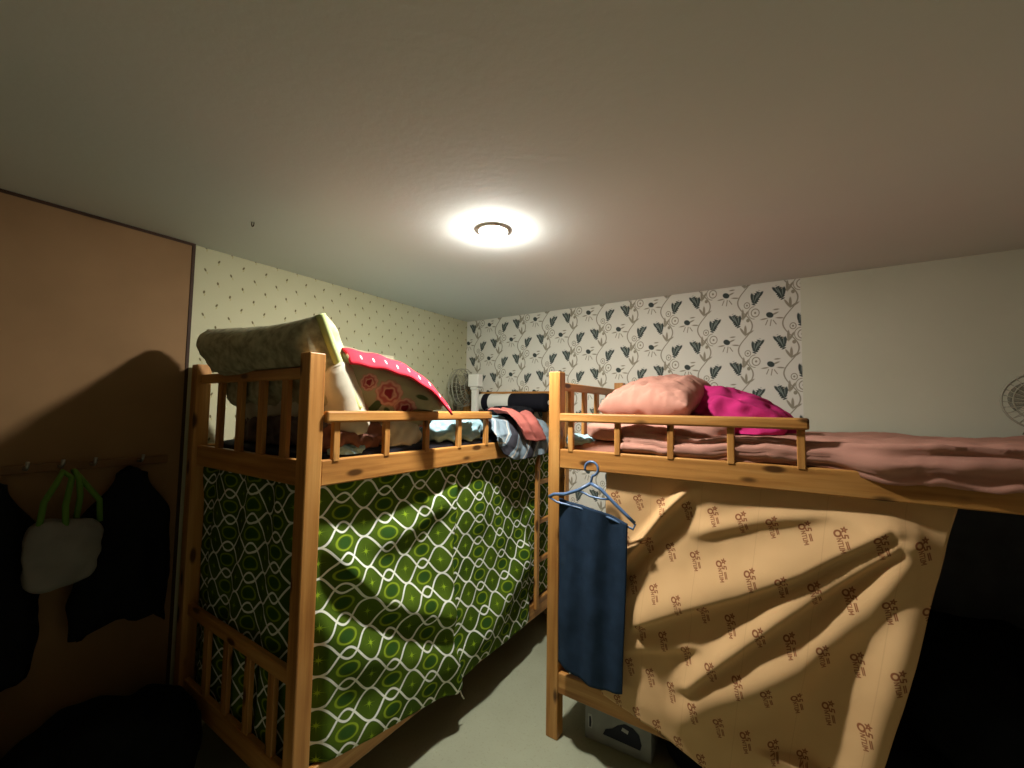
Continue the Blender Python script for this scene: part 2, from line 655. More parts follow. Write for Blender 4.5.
def sheet(f, nu, nv, uv=None, keep=None):
    """grid surface f(s, t), s and t in 0..1; uv(s, t) in metres; keep(s, t) cuts cells away"""
    bm = bmesh.new()
    lay = bm.loops.layers.uv.new('UVMap')
    V = [[bm.verts.new(f(i / nu, j / nv)) for i in range(nu + 1)] for j in range(nv + 1)]
    for j in range(nv):
        for i in range(nu):
            if keep and not keep((i + .5) / nu, (j + .5) / nv):
                continue
            fc = bm.faces.new((V[j][i], V[j][i + 1], V[j + 1][i + 1], V[j + 1][i]))
            for lp, (a, b) in zip(fc.loops, ((i, j), (i + 1, j), (i + 1, j + 1), (i, j + 1))):
                s, t = a / nu, b / nv
                lp[lay].uv = uv(s, t) if uv else (s, t)
    loose = [v for v in bm.verts if not v.link_faces]
    if loose:
        bmesh.ops.delete(bm, geom=loose, context='VERTS')
    return bm


def fbm(p, o=3):
    return noise.fractal(Vector(p), 1.0, 2.0, o)


def blob(c, size, power=3.0, wr=0.012, freq=9.0, seed=0.0, cuts=18, rot=(0, 0, 0), ridged=False, sag=0.0, floor=None):
    """soft rounded mass: a superellipsoid with cloth folds"""
    bm = bmesh.new()
    bmesh.ops.create_cube(bm, size=2.0)
    bmesh.ops.subdivide_edges(bm, edges=bm.edges[:], cuts=cuts, use_grid_fill=True)
    lay = bm.loops.layers.uv.new('UVMap')
    R = Euler(rot).to_matrix()
    for v in bm.verts:
        p = v.co.copy()
        mx = max(abs(p.x), abs(p.y), abs(p.z))
        s = (abs(p.x) ** power + abs(p.y) ** power + abs(p.z) ** power) ** (1 / power)
        p *= mx / s
        n = p.normalized()
        q = Vector((p.x * size[0], p.y * size[1], p.z * size[2]))
        h = fbm((q.x * freq + seed, q.y * freq, q.z * freq + seed * 2))
        if ridged:
            h = 0.5 - abs(h) * 1.7
        q += n * (h * wr)
        q.z -= sag * (p.x * p.x + p.y * p.y)
        v.co = R @ q + Vector(c)
        if floor is not None and v.co.z < floor:
            v.co.z = floor
    for fc in bm.faces:
        for lp in fc.loops:
            lp[lay].uv = (lp.vert.co.x + lp.vert.co.y * 0.5, lp.vert.co.z + lp.vert.co.y * 0.7)
    return bm


def pillow(O, U, V, th, wr=0.008, seed=0.0, n=36, pinch=0.07, expo=0.5, droop=None, pa=4, pb=4, crease=0.5):
    """cushion on origin corner O with edge vectors U, V and thickness th; returns (body, seam function)"""
    O, U, V = Vector(O), Vector(U), Vector(V)
    N = U.cross(V).normalized()
    Ul, Vl = U.length, V.length

    def base(s, t):
        a, b = s * 2 - 1, t * 2 - 1
        a2 = a * (1 - pinch * (1 - b * b) * 0.8)
        b2 = b * (1 - pinch * (1 - a * a))
        p = O + U * (a2 + 1) / 2 + V * (b2 + 1) / 2
        if droop:
            p += droop(a, b)
        return p, a, b

    bm = bmesh.new()
    lay = bm.loops.layers.uv.new('UVMap')
    grids = []
    for sgn in (1, -1):
        G = []
        for j in range(n + 1):
            row = []
            for i in range(n + 1):
                s, t = i / n, j / n
                p, a, b = base(s, t)
                prof = max(0.0, (1 - abs(a) ** pa) * (1 - abs(b) ** pb)) ** expo
                f = fbm((s * Ul * 9 + seed, t * Vl * 9 + sgn, seed))
                e = fbm((s * Ul * 26 + seed, t * Vl * 26 + sgn * 3, seed)) * (1 - prof * 0.7)
                e -= crease * abs(fbm((s * Ul * 4 + t * 2 + seed, t * Vl * 20 - s * 4, seed)))
                h = th / 2 * prof + (f * wr + e * wr * 0.7) * min(1, prof * 3)
                row.append((p + N * (sgn * h), (s * Ul, t * Vl)))
            G.append(row)
        grids.append(G)
    ids = {}
    for g, G in enumerate(grids):
        for j in range(n + 1):
            for i in range(n + 1):
                edge = i in (0, n) or j in (0, n)
                key = (0 if edge else g, i, j)
                if key not in ids:
                    ids[key] = bm.verts.new(G[j][i][0])
        for j in range(n):
            for i in range(n):
                q = [(i, j), (i + 1, j), (i + 1, j + 1), (i, j + 1)]
                vs = [ids[(0 if (a in (0, n) or b in (0, n)) else g, a, b)] for a, b in q]
                fc = bm.faces.new(vs)
                for lp, (a, b) in zip(fc.loops, q):
                    lp[lay].uv = G[b][a][1]
    return bm, base


# ================================================================== the room
def wall(name, dims, mat):
    o = boxobj(name, dims, mat, bevel=0)
    return tag(o, kind='structure')


T = 0.08
wall('floor', (XL - T, XR + T, YF - T, YB + T, -T, 0.0), M_FLOOR)
wall('ceiling', (XL - T, XR + T, YF - T, YB + T, ZC, ZC + T), M_CEIL)
wall('wall_left', (XL - T, XL, YF - T, YB + T, 0.0, ZC), M_LEFT)
wall('wall_back', (XL, XR, YB, YB + T, 0.0, ZC), M_BACK)
wall('wall_right', (XR, XR + T, YF - T, YB + T, 0.0, ZC), M_DIMWALL)
wall('wall_front', (XL, XR, YF - T, YF, 0.0, ZC), M_BACKDIM)
wall('wall_panel', (XL, XL + 0.012, YF, PANEL_Y - 0.012, 0.0, ZC - 0.012), M_PANEL)
wall('trim_1', (XL, XL + 0.015, YF, PANEL_Y, ZC - 0.012, ZC), M_EDGE)
wall('trim_2', (XL, XL + 0.016, PANEL_Y - 0.012, PANEL_Y, 0.0, ZC - 0.012), M_EDGE)

# ceiling downlight: white ring, frosted dome that gives off the light
dl = thing('recessed_downlight', tuple(LAMP), 'round white recessed ceiling downlight, switched on, the only lit lamp', 'ceiling light')
obj('trim_ring', lathe(bmesh.new(), [(0.050, -0.001), (0.052, -0.007), (0.060, -0.008), (0.068, -0.004), (0.069, 0.0)], 48), M_WHITEPL, dl, smooth=True)
obj('bulb_dome', lathe(bmesh.new(), [(0.048, -0.001), (0.0475, -0.007), (0.043, -0.014), (0.033, -0.020), (0.017, -0.0235), (0.0, -0.0245)], 40),
    emit('lamp_glow', LAMP_COLOR + (1,), LAMP_STRENGTH), dl, smooth=True)

hk = thing('ceiling_hook', (-1.786, 0.781, ZC), 'small bent metal hook screwed into the bare ceiling', 'hook')
obj('hook_wire', tube(bmesh.new(), [(0, 0, 0), (0, 0, -0.006)] + [(0.009 - 0.009 * math.cos(a), 0, -0.010 - 0.010 * math.sin(a)) for a in [i * PI * 1.15 / 10 for i in range(11)]], 0.0022, 8), M_EDGE, hk, smooth=True)


# ================================================================== bunk beds
L, W, H, PW = 1.957, 0.945, 1.65, 0.058
ZBB, ZBT, ZGB, ZGT, ZRB, ZRT = 1.2015, 1.2896, 1.4155, 1.4558, 0.2028, 0.2919


def bunk_bed(loc, rz, label, ladder):
    t = thing('bunk_bed', loc, label, 'bunk bed', None, rz)
    wx, wy, wz = M_WOOD
    for x in (0, L - PW):
        for y in (0, W - PW):
            boxobj('post', (x, x + PW, y, y + PW, 0, H), wz, t, 0.004)
    y0, y1 = 0.004, 0.030
    boxobj('side_rail', (PW, L - PW, y0, y1, ZBB, ZBT), wx, t, 0.005)
    boxobj('side_rail', (PW, L - PW, W - 0.03, W - 0.004, ZBB, ZBT), wx, t, 0.005)
    boxobj('side_rail', (PW, L - PW, y0, y1, ZRB, ZRT), wx, t, 0.005)
    boxobj('side_rail', (PW, L - PW, W - 0.03, W - 0.004, ZRB, ZRT), wx, t, 0.005)
    g = boxobj('guard_rail', (PW + 0.004, 1.003, -0.014, 0.014, ZGB, ZGT), wx, t, 0.007)
    for x in (0.112, 0.331, 0.549, 0.764, 0.979):
        boxobj('spindle', (x - 0.0125, x + 0.0125, 0.001, 0.022, ZBT - 0.01, ZGB + 0.004), wz, g, 0.003)
    for (x0, x1) in ((0.016, 0.040), (L - 0.040, L - 0.016)):
        for nm, z0, z1, mt in (('end_rail', 1.563, 1.604, wy), ('end_rail', ZBB, ZBT, wy), ('end_rail', 0.556, 0.604, wy), ('end_rail', ZRB, ZRT, wy)):
            boxobj(nm, (x0, x1, PW, W - PW, z0, z1), mt, t, 0.005)
        for y in (0.183, 0.350, 0.522, 0.698):
            boxobj('end_slat', (x0 + 0.003, x1 - 0.003, y - 0.021, y + 0.021, ZBT - 0.004, 1.567), wz, t, 0.003)
            boxobj('end_slat', (x0 + 0.003, x1 - 0.003, y - 0.021, y + 0.021, ZRT - 0.004, 0.560), wz, t, 0.003)
    # boards that carry the mattresses, one bunk each
    for z in (1.206, 0.206):
        boxobj('bunk_base', (PW, L - PW, 0.031, W - 0.031, z, z + 0.018), M_BOARD, t, 0.002)
    if ladder:
        # an upright between the two front rails, its head cut on the slant, and four rungs to the far post
        bm = bmesh.new()
        x0, x1, a, b = 1.478, 1.510, -0.018, 0.003
        vs = []
        for (x, z0, z1) in ((x0, ZRB + 0.06, ZBB - 0.075), (x1, ZRB + 0.06, ZBB - 0.002)):
            for y in (a, b):
                vs.append((bm.verts.new((x, y, z0)), bm.verts.new((x, y, z1))))
        (p, q, r, s) = vs
        for fc in ((p[0], p[1], q[1], q[0]), (r[0], s[0], s[1], r[1]), (p[0], r[0], r[1], p[1]), (q[0], q[1], s[1], s[0]), (p[1], r[1], s[1], q[1]), (p[0], q[0], s[0], r[0])):
            bm.faces.new(fc)
        lad = obj('ladder', bm, wz, t, bevel=0.003)
        for z in (0.287, 0.531, 0.768, 1.012):
            boxobj('rung', (x1, L - PW, 0.002, 0.024, z - 0.014, z + 0.014), wx, lad, 0.004)
    return t


RB = bunk_bed((RBX, RBY, 0), 0.0, 'pine bunk bed with the tan printed sheet and blue hanger, along the floral wall', False)
LB = bunk_bed((LBX, LBY, 0), PI / 2, 'pine bunk bed with the green sheet and a ladder, along the left wall', True)


def mattress(name, dims, mat, label, wr=0.006, seed=1.0, power=9, cat='mattress', cuts=34, freq=6.0):
    x0, x1, y0, y1, z0, z1 = dims
    bm = blob(((x0 + x1) / 2, (y0 + y1) / 2, (z0 + z1) / 2), ((x1 - x0) / 2, (y1 - y0) / 2, (z1 - z0) / 2), power, wr, freq, seed, cuts, floor=z0)
    return tag(obj(name, bm, mat, smooth=True), label, cat)


# left bed spans x LBX-W..LBX, y LBY..LBY+L
LX0, LX1, LY0, LY1 = LBX - W + 0.035, LBX - 0.035, LBY + PW + 0.004, LBY + L - PW - 0.004
RX0, RX1, RY0, RY1 = RBX + PW + 0.004, RBX + L - PW - 0.004, RBY + 0.035, RBY + W - 0.035
mattress('mattress', (LX0, LX1, LY0, LY1, 1.226, 1.315), M_DKNAVY, 'thin dark navy mattress on the top bunk above the green sheet', seed=3)
mattress('mattress', (LX0, LX1, LY0, LY1, 0.226, 0.32), M_MATT, 'brownish mattress on the lower bunk behind the green sheet', seed=5)
mattress('mattress', (RX0, RX1, RY0, RY1, 0.226, 0.33), M_DARK2, 'dark mattress on the lower bunk behind the tan sheet', seed=6)

# ------------------------------------------------------------------ green sheet hung round the lower left bunk


def interp(x, P):
    if x <= P[0][0]:
        return P[0][1]
    for (a, b), (c, d) in zip(P, P[1:]):
        if x <= c:
            return b + (d - b) * (x - a) / (c - a)
    return P[-1][1]


def crest(x, z, P, amp, w_up, w_dn, x0, x1, fade=0.12):
    s = z - interp(x, P)
    k = max(0.0, min(1.0, (x - x0) / fade + 1)) * max(0.0, min(1.0, (x1 - x) / fade + 1))
    k = k * k * (3 - 2 * k)
    return amp * k * math.exp(-(s / (w_up if s > 0 else w_dn)) ** 2)


def sm(a, b, x):
    t = max(0.0, min(1.0, (x - a) / (b - a)))
    return t * t * (3 - 2 * t)


HEM = [(0.86, 0.30), (1.016, 0.275), (1.203, 0.245), (1.40, 0.215), (1.50, 0.19), (1.545, 0.215), (1.70, 0.232), (1.892, 0.225), (2.15, 0.225), (2.24, 0.30), (2.6, 0.30)]
GY0, GY1 = LBY + 0.064, LBY + 1.890


def green_out(y, z):
    """how far the sheet stands out from the bed's front plane"""
    d = -0.066 + 0.068 * sm(1.10, 0.36, z)
    low = sm(0.42, 0.30, z)
    d = d * (1 - low) + 0.016 * low                                          # it comes over the lower rail
    d += crest(y, z, [(0.85, 1.0), (0.95, 0.90), (1.085, 0.745), (1.30, 0.61), (1.49, 0.53)], 0.040, 0.10, 0.05, 0.94, 1.42)
    d += crest(y, z, [(0.80, 0.78), (0.96, 0.62), (1.19, 0.46), (1.43, 0.37)], 0.022, 0.06, 0.10, 0.84, 1.40)
    d += crest(y, z, [(1.05, 0.93), (1.23, 0.96), (1.44, 1.02)], 0.034, 0.07, 0.06, 1.15, 1.44)
    # upright fold below the middle of the rail
    yc = interp(z, [(0.2, 1.53), (0.42, 1.478), (0.77, 1.495), (1.14, 1.555)])
    s = y - yc
    d += 0.034 * math.exp(-(s / (0.06 if s < 0 else 0.022)) ** 2) * sm(1.17, 1.08, z)
    # broad bulge right of it and the tight diagonal fold towards the far top corner
    d += 0.040 * math.exp(-((y - 1.72) / 0.16) ** 2) * math.exp(-((z - 0.98) / 0.17) ** 2)
    zc = interp(y, [(1.60, 0.42), (1.883, 0.53), (2.134, 0.68), (2.371, 0.94)])
    d += 0.040 * sm(1.5, 1.75, y) * math.exp(-((z - zc + 0.10) / 0.10) ** 2)
    d += fbm((y * 4, z * 4, 3.1)) * 0.010 * sm(1.2, 1.0, z)
    top = sm(1.12, 1.20, z)
    d = d * (1 - top) - 0.050 * top
    d = min(d, 0.05)
    d = max(d, -0.085) if z > 0.32 else max(d, 0.010)
    q = sm(LBY + 1.40, LBY + 1.455, y)                                       # passes behind the ladder
    return d * (1 - q) + min(d, -0.036) * q


gs = thing('bed_sheet', (LBX, (GY0 + GY1) / 2, 0.3), 'green sheet with white interlacing line print hung as a curtain', 'sheet curtain')
inv = Matrix.Translation(-Vector(gs.location))


def g_front(s, t):
    y = GY0 + (GY1 - GY0) * s
    h = interp(y, HEM)
    z = 1.245 + (h - 1.245) * t
    x = LBX + green_out(y, z)
    if z > 1.19:
        x = LBX - 0.050
    if y < GY0 + 0.05:
        k = (GY0 + 0.05 - y) / 0.05
        x = x * (1 - k) + (LBX - 0.045) * k
    return Vector((x, y, z))


o = obj('front_drop', sheet(g_front, 150, 110, lambda s, t: ((GY1 - GY0) * s + 0.07, -t * 1.0 + 0.02)), M_GREEN, gs, smooth=True, solid=0.002)
o.matrix_parent_inverse = inv


def g_end(s, t):
    x = LBX - 0.05 - s * (W - 0.11)
    y = LBY + 0.052 + 0.012 * fbm((x * 6, t * 3, 1.0)) + 0.012 * math.sin(x * 26 + t * 2)
    z = 1.262 + (0.24 - 1.262) * t - 0.05 * abs(math.sin(s * PI * 2.2)) * (1 - t)
    return Vector((x, max(y, LBY + 0.046), z))


o = obj('end_drop', sheet(g_end, 60, 60, lambda s, t: (-s * (W - 0.11), -t + 0.02)), M_GREEN, gs, smooth=True, solid=0.002)
o.matrix_parent_inverse = inv
pts = [(LBX + 0.020, 1.535, 0.215), (LBX + 0.024, 1.540, 0.185), (LBX + 0.026, 1.552, 0.150), (LBX + 0.028, 1.565, 0.130)]
o = obj('tie_tape', tube(bmesh.new(), pts, 0.0035, 6), M_CREAM, gs, smooth=True)
o.matrix_parent_inverse = inv

# ------------------------------------------------------------------ tan sheet on the right bed
TX0, TX1 = -0.674, 0.425
CX_, CZ_ = 0.40, 1.19


def tan_out(x, z):
    """how far the sheet stands in front of the bed's front plane"""
    d = -0.040 + 0.045 * sm(1.10, 0.6, z)
    low = sm(0.42, 0.30, z) * sm(0.05, -0.25, x)
    d = d * (1 - low) + 0.020 * low
    r = math.hypot(x - CX_, z - CZ_)
    near = sm(0.03, 0.22, r)
    F1 = [(-0.67, 0.545), (-0.578, 0.59), (-0.326, 0.737), (-0.157, 0.823), (0.023, 0.937), (0.256, 1.122)]
    F2 = [(-0.40, 0.42), (-0.329, 0.465), (-0.037, 0.77), (0.129, 0.929), (0.277, 1.081)]
    F3 = [(-0.36, 0.36), (-0.162, 0.49), (0.018, 0.63), (0.204, 0.885), (0.323, 1.085)]
    F0 = [(-0.30, 1.005), (-0.091, 1.085), (0.108, 1.140)]
    d += near * crest(x, z, F1, 0.050, 0.11, 0.024, -0.62, 0.25)
    d += near * crest(x, z, F2, 0.046, 0.075, 0.026, -0.30, 0.27)
    d += near * crest(x, z, F3, 0.050, 0.08, 0.085, -0.30, 0.31)
    d += crest(x, z, F0, 0.018, 0.04, 0.025, -0.25, 0.12)
    # small fold low on the left
    d += crest(x, z, [(-0.60, 0.50), (-0.45, 0.545), (-0.30, 0.60)], 0.022, 0.04, 0.02, -0.62, -0.36)
    # groove that runs down from the top left
    G = [(-0.60, 0.80), (-0.515, 0.905), (-0.435, 1.018), (-0.322, 1.15)]
    d += crest(x, z, [(a, b + 0.03) for a, b in G], 0.046, 0.030, 0.018, -0.60, -0.36)
    d -= crest(x, z, [(a, b - 0.04) for a, b in G], 0.020, 0.04, 0.05, -0.60, -0.36)
    # right border flares forward again
    e = (0.402 - 0.235 * (1.19 - z)) - x
    d += 0.045 * math.exp(-((e - 0.035) / 0.055) ** 2) * sm(1.15, 0.75, z)
    d -= 0.030 * math.exp(-((e - 0.19) / 0.09) ** 2) * sm(1.05, 0.75, z)
    d += fbm((x * 5, z * 5, 7.7)) * 0.006
    top = sm(1.10, 1.19, z)
    d = d * (1 - top) - 0.040 * top
    k = sm(-0.50, -0.56, x)                                                  # flat behind the towel
    d = d * (1 - k) + min(d, 0.012) * k
    return max(d, -0.05) if z > 0.31 else max(d, 0.012 if x < 0.1 else -0.05)


def t_bottom(x):
    return interp(x, [(-0.674, 0.29), (-0.60, 0.27), (-0.44, 0.24), (-0.33, 0.20), (-0.15, 0.13), (0.2, 0.10)])


def t_sheet(s, t):
    zt = 1.235
    x_top = TX0 + (TX1 - TX0) * s
    x_bot = TX0 + (0.135 - TX0) * s
    x = x_top + (x_bot - x_top) * t
    z = zt + (t_bottom(x) - zt) * t
    return Vector((x, RBY - tan_out(x, z), z))


ts = tag(obj('bed_sheet', sheet(t_sheet, 150, 130, lambda s, t: ((TX1 - TX0) * s - 0.08 * t * s, -t * 1.06)), M_TAN, smooth=True, solid=0.002),
         'tan sheet with brown round logo print hung as a curtain', 'sheet curtain')

# ------------------------------------------------------------------ blue hanger and navy towel
HY = RBY - 0.044
hg = thing('clothes_hanger', (-0.712, HY, 1.128), 'blue plastic clothes hanger hooked on the pine rail, carrying a navy towel', 'clothes hanger', None, 0.0)


def hp(*pts):
    return [Vector((x + 0.735, y, z - 1.14)) for x, y, z in pts]


bm = tube(bmesh.new(), hp(*[(-0.732 + 0.030 * math.cos(a), 0.0, 1.232 + 0.030 * math.sin(a)) for a in [math.radians(d) for d in range(200, -91, -20)]],
                          (-0.732, 0, 1.185), (-0.735, 0, 1.168)), 0.0055, 8)
obj('hook', bm, M_BLUEPL, hg, smooth=True)
bm = tube(bmesh.new(), hp((-0.735, 0, 1.170), (-0.79, -0.004, 1.135), (-0.85, -0.01, 1.112), (-0.905, -0.012, 1.105), (-0.93, -0.012, 1.090)), 0.0075, 8)
tube(bm, hp((-0.735, 0, 1.170), (-0.69, 0.002, 1.150), (-0.64, 0.004, 1.105), (-0.585, 0.006, 1.060), (-0.548, 0.008, 1.030)), 0.0075, 8)
obj('shoulder', bm, M_BLUEPL, hg, smooth=True)
bm = tube(bmesh.new(), hp((-0.93, -0.012, 1.090), (-0.89, -0.012, 1.072), (-0.80, -0.006, 1.062), (-0.68, 0.0, 1.045), (-0.60, 0.004, 1.020), (-0.555, 0.008, 1.005), (-0.546, 0.008, 1.028)), 0.005, 8)
tube(bm, hp((-0.79, -0.004, 1.135), (-0.735, -0.002, 1.115), (-0.69, 0.002, 1.110), (-0.65, 0.004, 1.112)), 0.0045, 8)
obj('trouser_bar', bm, M_BLUEPL, hg, smooth=True)


def towel(s, t):
    x0, x1 = -0.884 + 0.0 * t, -0.572 - 0.02 * t
    x = x0 + (x1 - x0) * s
    ztop = interp(s, [(0, 1.074), (0.35, 1.062), (0.65, 1.048), (0.9, 1.022), (1, 1.012)])
    zbot = interp(s, [(0, 0.368), (0.3, 0.342), (0.7, 0.325), (1, 0.345)])
    z = ztop + (zbot - ztop) * t
    fold = 0.013 * math.cos(s * 5.2 * PI + 0.5 * t) * (0.6 + 0.4 * t) + 0.010 * math.cos(s * 2.1 * PI)
    y = HY - 0.006 + fold * 0.6 + 0.006 * fbm((x * 9, z * 3, 2.0))
    return Vector((x + 0.020, y, z))


tw = tag(obj('towel', sheet(towel, 60, 80, lambda s, t: (s * .3, t * .75)), M_NAVY, smooth=True, solid=0.009, offset=1.0), 'dark navy towel folded over the blue hanger', 'towel')

# ------------------------------------------------------------------ bedding, right top bunk
mattress('mattress', (RX0, RX1, RY0 - 0.002, RY1, 1.226, 1.335), M_SALMON, 'salmon covered mattress on the top bunk above the tan sheet', seed=8, wr=0.006)


def quilt(s, t):
    # lies over the mattress, front edge folded back under in loose waves
    x = -0.60 + 1.60 * s
    y = RY0 + (RY1 - RY0) * min(1.0, t * 1.15 - 0.15) if t > 0.13 else RY0 - 0.0
    lift = 0.012 * fbm((x * 3.5, y * 5, 4.4), 4) + 0.010 * abs(fbm((x * 8, y * 3, 9.1), 3))
    z = 1.373 + lift + 0.006 * sm(0.2, 1.0, x)
    if t <= 0.13:
        k = 1 - t / 0.13
        z = z - k * (0.085 + 0.012 * fbm((x * 6, 1.0, 2.0)))
        y = RY0 - 0.018 + 0.012 * math.sin(k * 9 + 3 * fbm((x * 3, 5, k * 2)))
        if x > 0.10:
            q = sm(0.10, 0.26, x)
            y -= 0.034 * q
            z = z - k * 0.035 * q
    return Vector((x, y, z))


tag(obj('quilt', sheet(quilt, 120, 70), M_SALMON, smooth=True, solid=0.006), 'salmon quilt spread flat on the top bunk, hanging a little over the rail', 'quilt')
bm = blob((-0.50, RY0 + 0.17, 1.372), (0.30, 0.17, 0.055), 4, 0.016, 9, 2.5, 22, floor=1.338)
tag(obj('folded_blanket', bm, M_SALMON, smooth=True), 'folded salmon blanket under the big salmon pillow', 'blanket')
# salmon pillow lying on the folded blanket
bm, _ = pillow((-0.775, 1.93, 1.475), (0.42, -0.04, 0.02), (0.05, 0.44, 0.10), 0.20, 0.020, 4.0, 60, pinch=0.04, crease=1.6)
tag(obj('pillow', bm, M_SALMON, smooth=True), 'plump salmon pillow beside the magenta blanket', 'pillow')
bm = blob((-0.50, 2.12, 1.408), (0.30, 0.20, 0.038), 3, 0.012, 8, 6.5, 18, floor=1.372)
tag(obj('folded_clothes', bm, M_DARK2, smooth=True), 'dark folded clothes squeezed under the salmon pillow', 'clothes')


def magenta():
    bm = blob((-0.215, 2.24, 1.445), (0.25, 0.19, 0.115), 2.2, 0.05, 5, 11.3, 30, (0, 0.36, -0.2), ridged=True, floor=1.378)
    return bm


tag(obj('fleece_blanket', magenta(), M_MAG, smooth=True, sub=1), 'crumpled magenta fleece blanket on the salmon quilt', 'blanket')
bm = blob((-0.815, RY0 + 0.06, 1.325), (0.075, 0.055, 0.028), 2.6, 0.022, 18, 3.3, 14, floor=1.30)
tag(obj('shirt', bm, M_LBLUE, smooth=True), 'small pale blue garment in the corner by the pine post', 'clothes')

# ------------------------------------------------------------------ bedding, left top bunk
# olive pillow propped on the near end rail
bm, base = pillow((-2.045, 0.905, 1.480), (0.700, 0.075, -0.006), (0.0, -0.165, 0.296), 0.19, 0.012, 1.7, 44, pinch=0.02, expo=0.42, pa=14, pb=4,
                  droop=lambda a, b: Vector((0, 0, 0.012 * (a * a) * b + (0.006 * max(0, a) ** 4 * b if b > 0 else 0))))
for v in bm.verts:                                                       # it rests on the end rail and hangs down behind it
    if v.co.z < 1.607 and v.co.y < LBY + 0.046:
        if v.co.z > 1.575:
            v.co.z = 1.607
        else:
            v.co.y = LBY + 0.046
p1 = tag(obj('pillow', bm, M_OLIVE, smooth=True), 'olive print pillow with lime piping, leaning over the near end rail', 'pillow')
rim = [base(1.0, i / 24)[0] for i in range(25)]
obj('piping', tube(bmesh.new(), [p + Vector((0.004, 0.004, 0)) for p in rim], 0.017, 10), M_LIME, p1, smooth=True)
# cream pillow underneath, its end shows by the post
bm, _ = pillow((-2.03, 0.985, 1.350), (0.712, 0.03, 0.02), (0.0, -0.12, 0.26), 0.17, 0.012, 9.4, 30, pinch=0.02, pa=10)
tag(obj('pillow', bm, M_CREAM, smooth=True), 'cream pillow half hidden under the olive pillow by the post', 'pillow')

# rose pillow with a pink dotted border along its upper seam
O_, U_, V_ = Vector((-1.365, 0.925, 1.668)), Vector((0.105, 0.435, -0.06)), Vector((-0.13, 0.02, -0.22))
bm, base = pillow(O_, U_, V_, 0.13, 0.010, 6.1, 36, pinch=0.0,
                  droop=lambda a, b: Vector((0, 0, (1 - b) / 2 * (0.010 * (1 - a * a) - 0.125 * ((a + 1) / 2) ** 3.6))))
for v in bm.verts:                                                       # held back by the guard rail
    if v.co.z < 1.462 and v.co.x > LBX - 0.018:
        v.co.x = LBX - 0.018
p2 = tag(obj('pillow', bm, M_ROSE, smooth=True), 'rose print pillow with a pink dotted border on the left top bunk', 'pillow')


def border(s, t):
    e = base(s, 0.0)[0]
    return e + Vector((0.052 * (1 - t) ** 0.6 - 0.004 * t, 0, -0.044 + 0.060 * t + 0.003 * math.sin(s * 26)))


obj('border', sheet(border, 50, 5, lambda s, t: (s * 0.68, (t - .5) * 0.04)), M_DOTS, p2, smooth=True, solid=0.008)
# pale rose pillow behind it against the wall
bm, _ = pillow((-1.90, 1.22, 1.43), (0.02, 0.46, -0.03), (-0.12, 0.03, 0.385), 0.13, 0.010, 3.9, 30)
tag(obj('pillow', bm, M_ROSE2, smooth=True), 'pale rose print pillow standing against the sprig wallpaper', 'pillow')
bm = blob((-1.80, 1.27, 1.375), (0.30, 0.36, 0.062), 3.5, 0.02, 6, 12.1, 20, floor=1.318)
tag(obj('folded_quilt', bm, M_DKNAVY, smooth=True), 'dark navy folded quilt lying under the rose print pillows', 'quilt')


def clump(name, c, size, mat, label, cat, seed, wr=0.03, freq=10, power=2.6, floor=1.318, rot=(0, 0, 0), cuts=24):
    bm = blob(c, size, power, wr, freq, seed, cuts, rot, ridged=True, floor=floor)
    return tag(obj(name, bm, mat, smooth=True), label, cat)


clump('sweater', (LBX - 0.115, 1.00, 1.362), (0.075, 0.135, 0.062), M_BROWN, 'brown crumpled sweater behind the guard rail near the front post', 'clothes', 2.2, floor=1.300)
clump('shirt', (LBX - 0.065, 0.965, 1.310), (0.026, 0.07, 0.022), M_LBLUE, 'pale blue and white scrap of clothing on the rail below the brown sweater', 'clothes', 5.2, 0.014, 18, floor=1.296)
clump('pillow_case', (LBX - 0.090, 1.235, 1.362), (0.052, 0.105, 0.075), M_CREAM, 'cream pillow case bundle behind the middle of the guard rail', 'pillow case', 7.0, 0.022, 9, floor=1.296)
clump('bed_sheet', (LBX - 0.095, 1.575, 1.352), (0.060, 0.20, 0.066), M_LBLUE, 'pale blue crumpled sheet behind the far part of the guard rail', 'sheet', 9.0, 0.035, 9, floor=1.296)
clump('trousers', (LBX - 0.25, 1.50, 1.385), (0.13, 0.30, 0.050), M_DARK2, 'black folded trousers lying behind the pale blue sheet', 'clothes', 4.5, 0.015, 7)
clump('duvet', (-1.78, 2.02, 1.375), (0.40, 0.42, 0.058), M_LBLUE, 'pale grey blue duvet spread at the far end of the top bunk', 'duvet', 14.0, 0.02, 6, 4.0)


clump('folded_clothes', (-1.74, 0.935, 1.372), (0.34, 0.075, 0.062), M_GREYCL, 'grey and brown folded clothes stacked behind the near end slats', 'clothes', 27.0, 0.03, 8, 4.0)


def drape(s, t):
    y = 1.79 + 0.60 * s
    # from the bed, over the side rail and down its front
    P = [(-1.62, 1.425), (-1.45, 1.432), (-1.345, 1.405), (-1.285, 1.33), (-1.272, 1.26), (-1.275, 1.19)]
    zb = interp(s, [(0, 0.115), (0.12, 0.04), (0.25, 0.0), (0.6, -0.008), (1, 0.012)])
    k = t * 5
    i = min(4, int(k))
    f = k - i
    x = P[i][0] + (P[i + 1][0] - P[i][0]) * f
    z = P[i][1] + (P[i + 1][1] - P[i][1]) * f
    z += zb * sm(0.55, 1.0, t) + 0.022 * fbm((y * 6, t * 3, 2.2)) * (1 - t * 0.6)
    x += 0.016 * abs(fbm((y * 9, t * 2.5, 5.0))) + 0.008 * math.sin(y * 34 + t * 5) * t
    return Vector((max(x, -1.283) if t > 0.72 else x, y, z))


tag(obj('striped_quilt', sheet(drape, 60, 60, lambda s, t: (s * 0.6, t * 0.5)), M_STRIPE, smooth=True, solid=0.006), 'grey blue striped quilt hanging over the rail in the ladder gap', 'quilt')


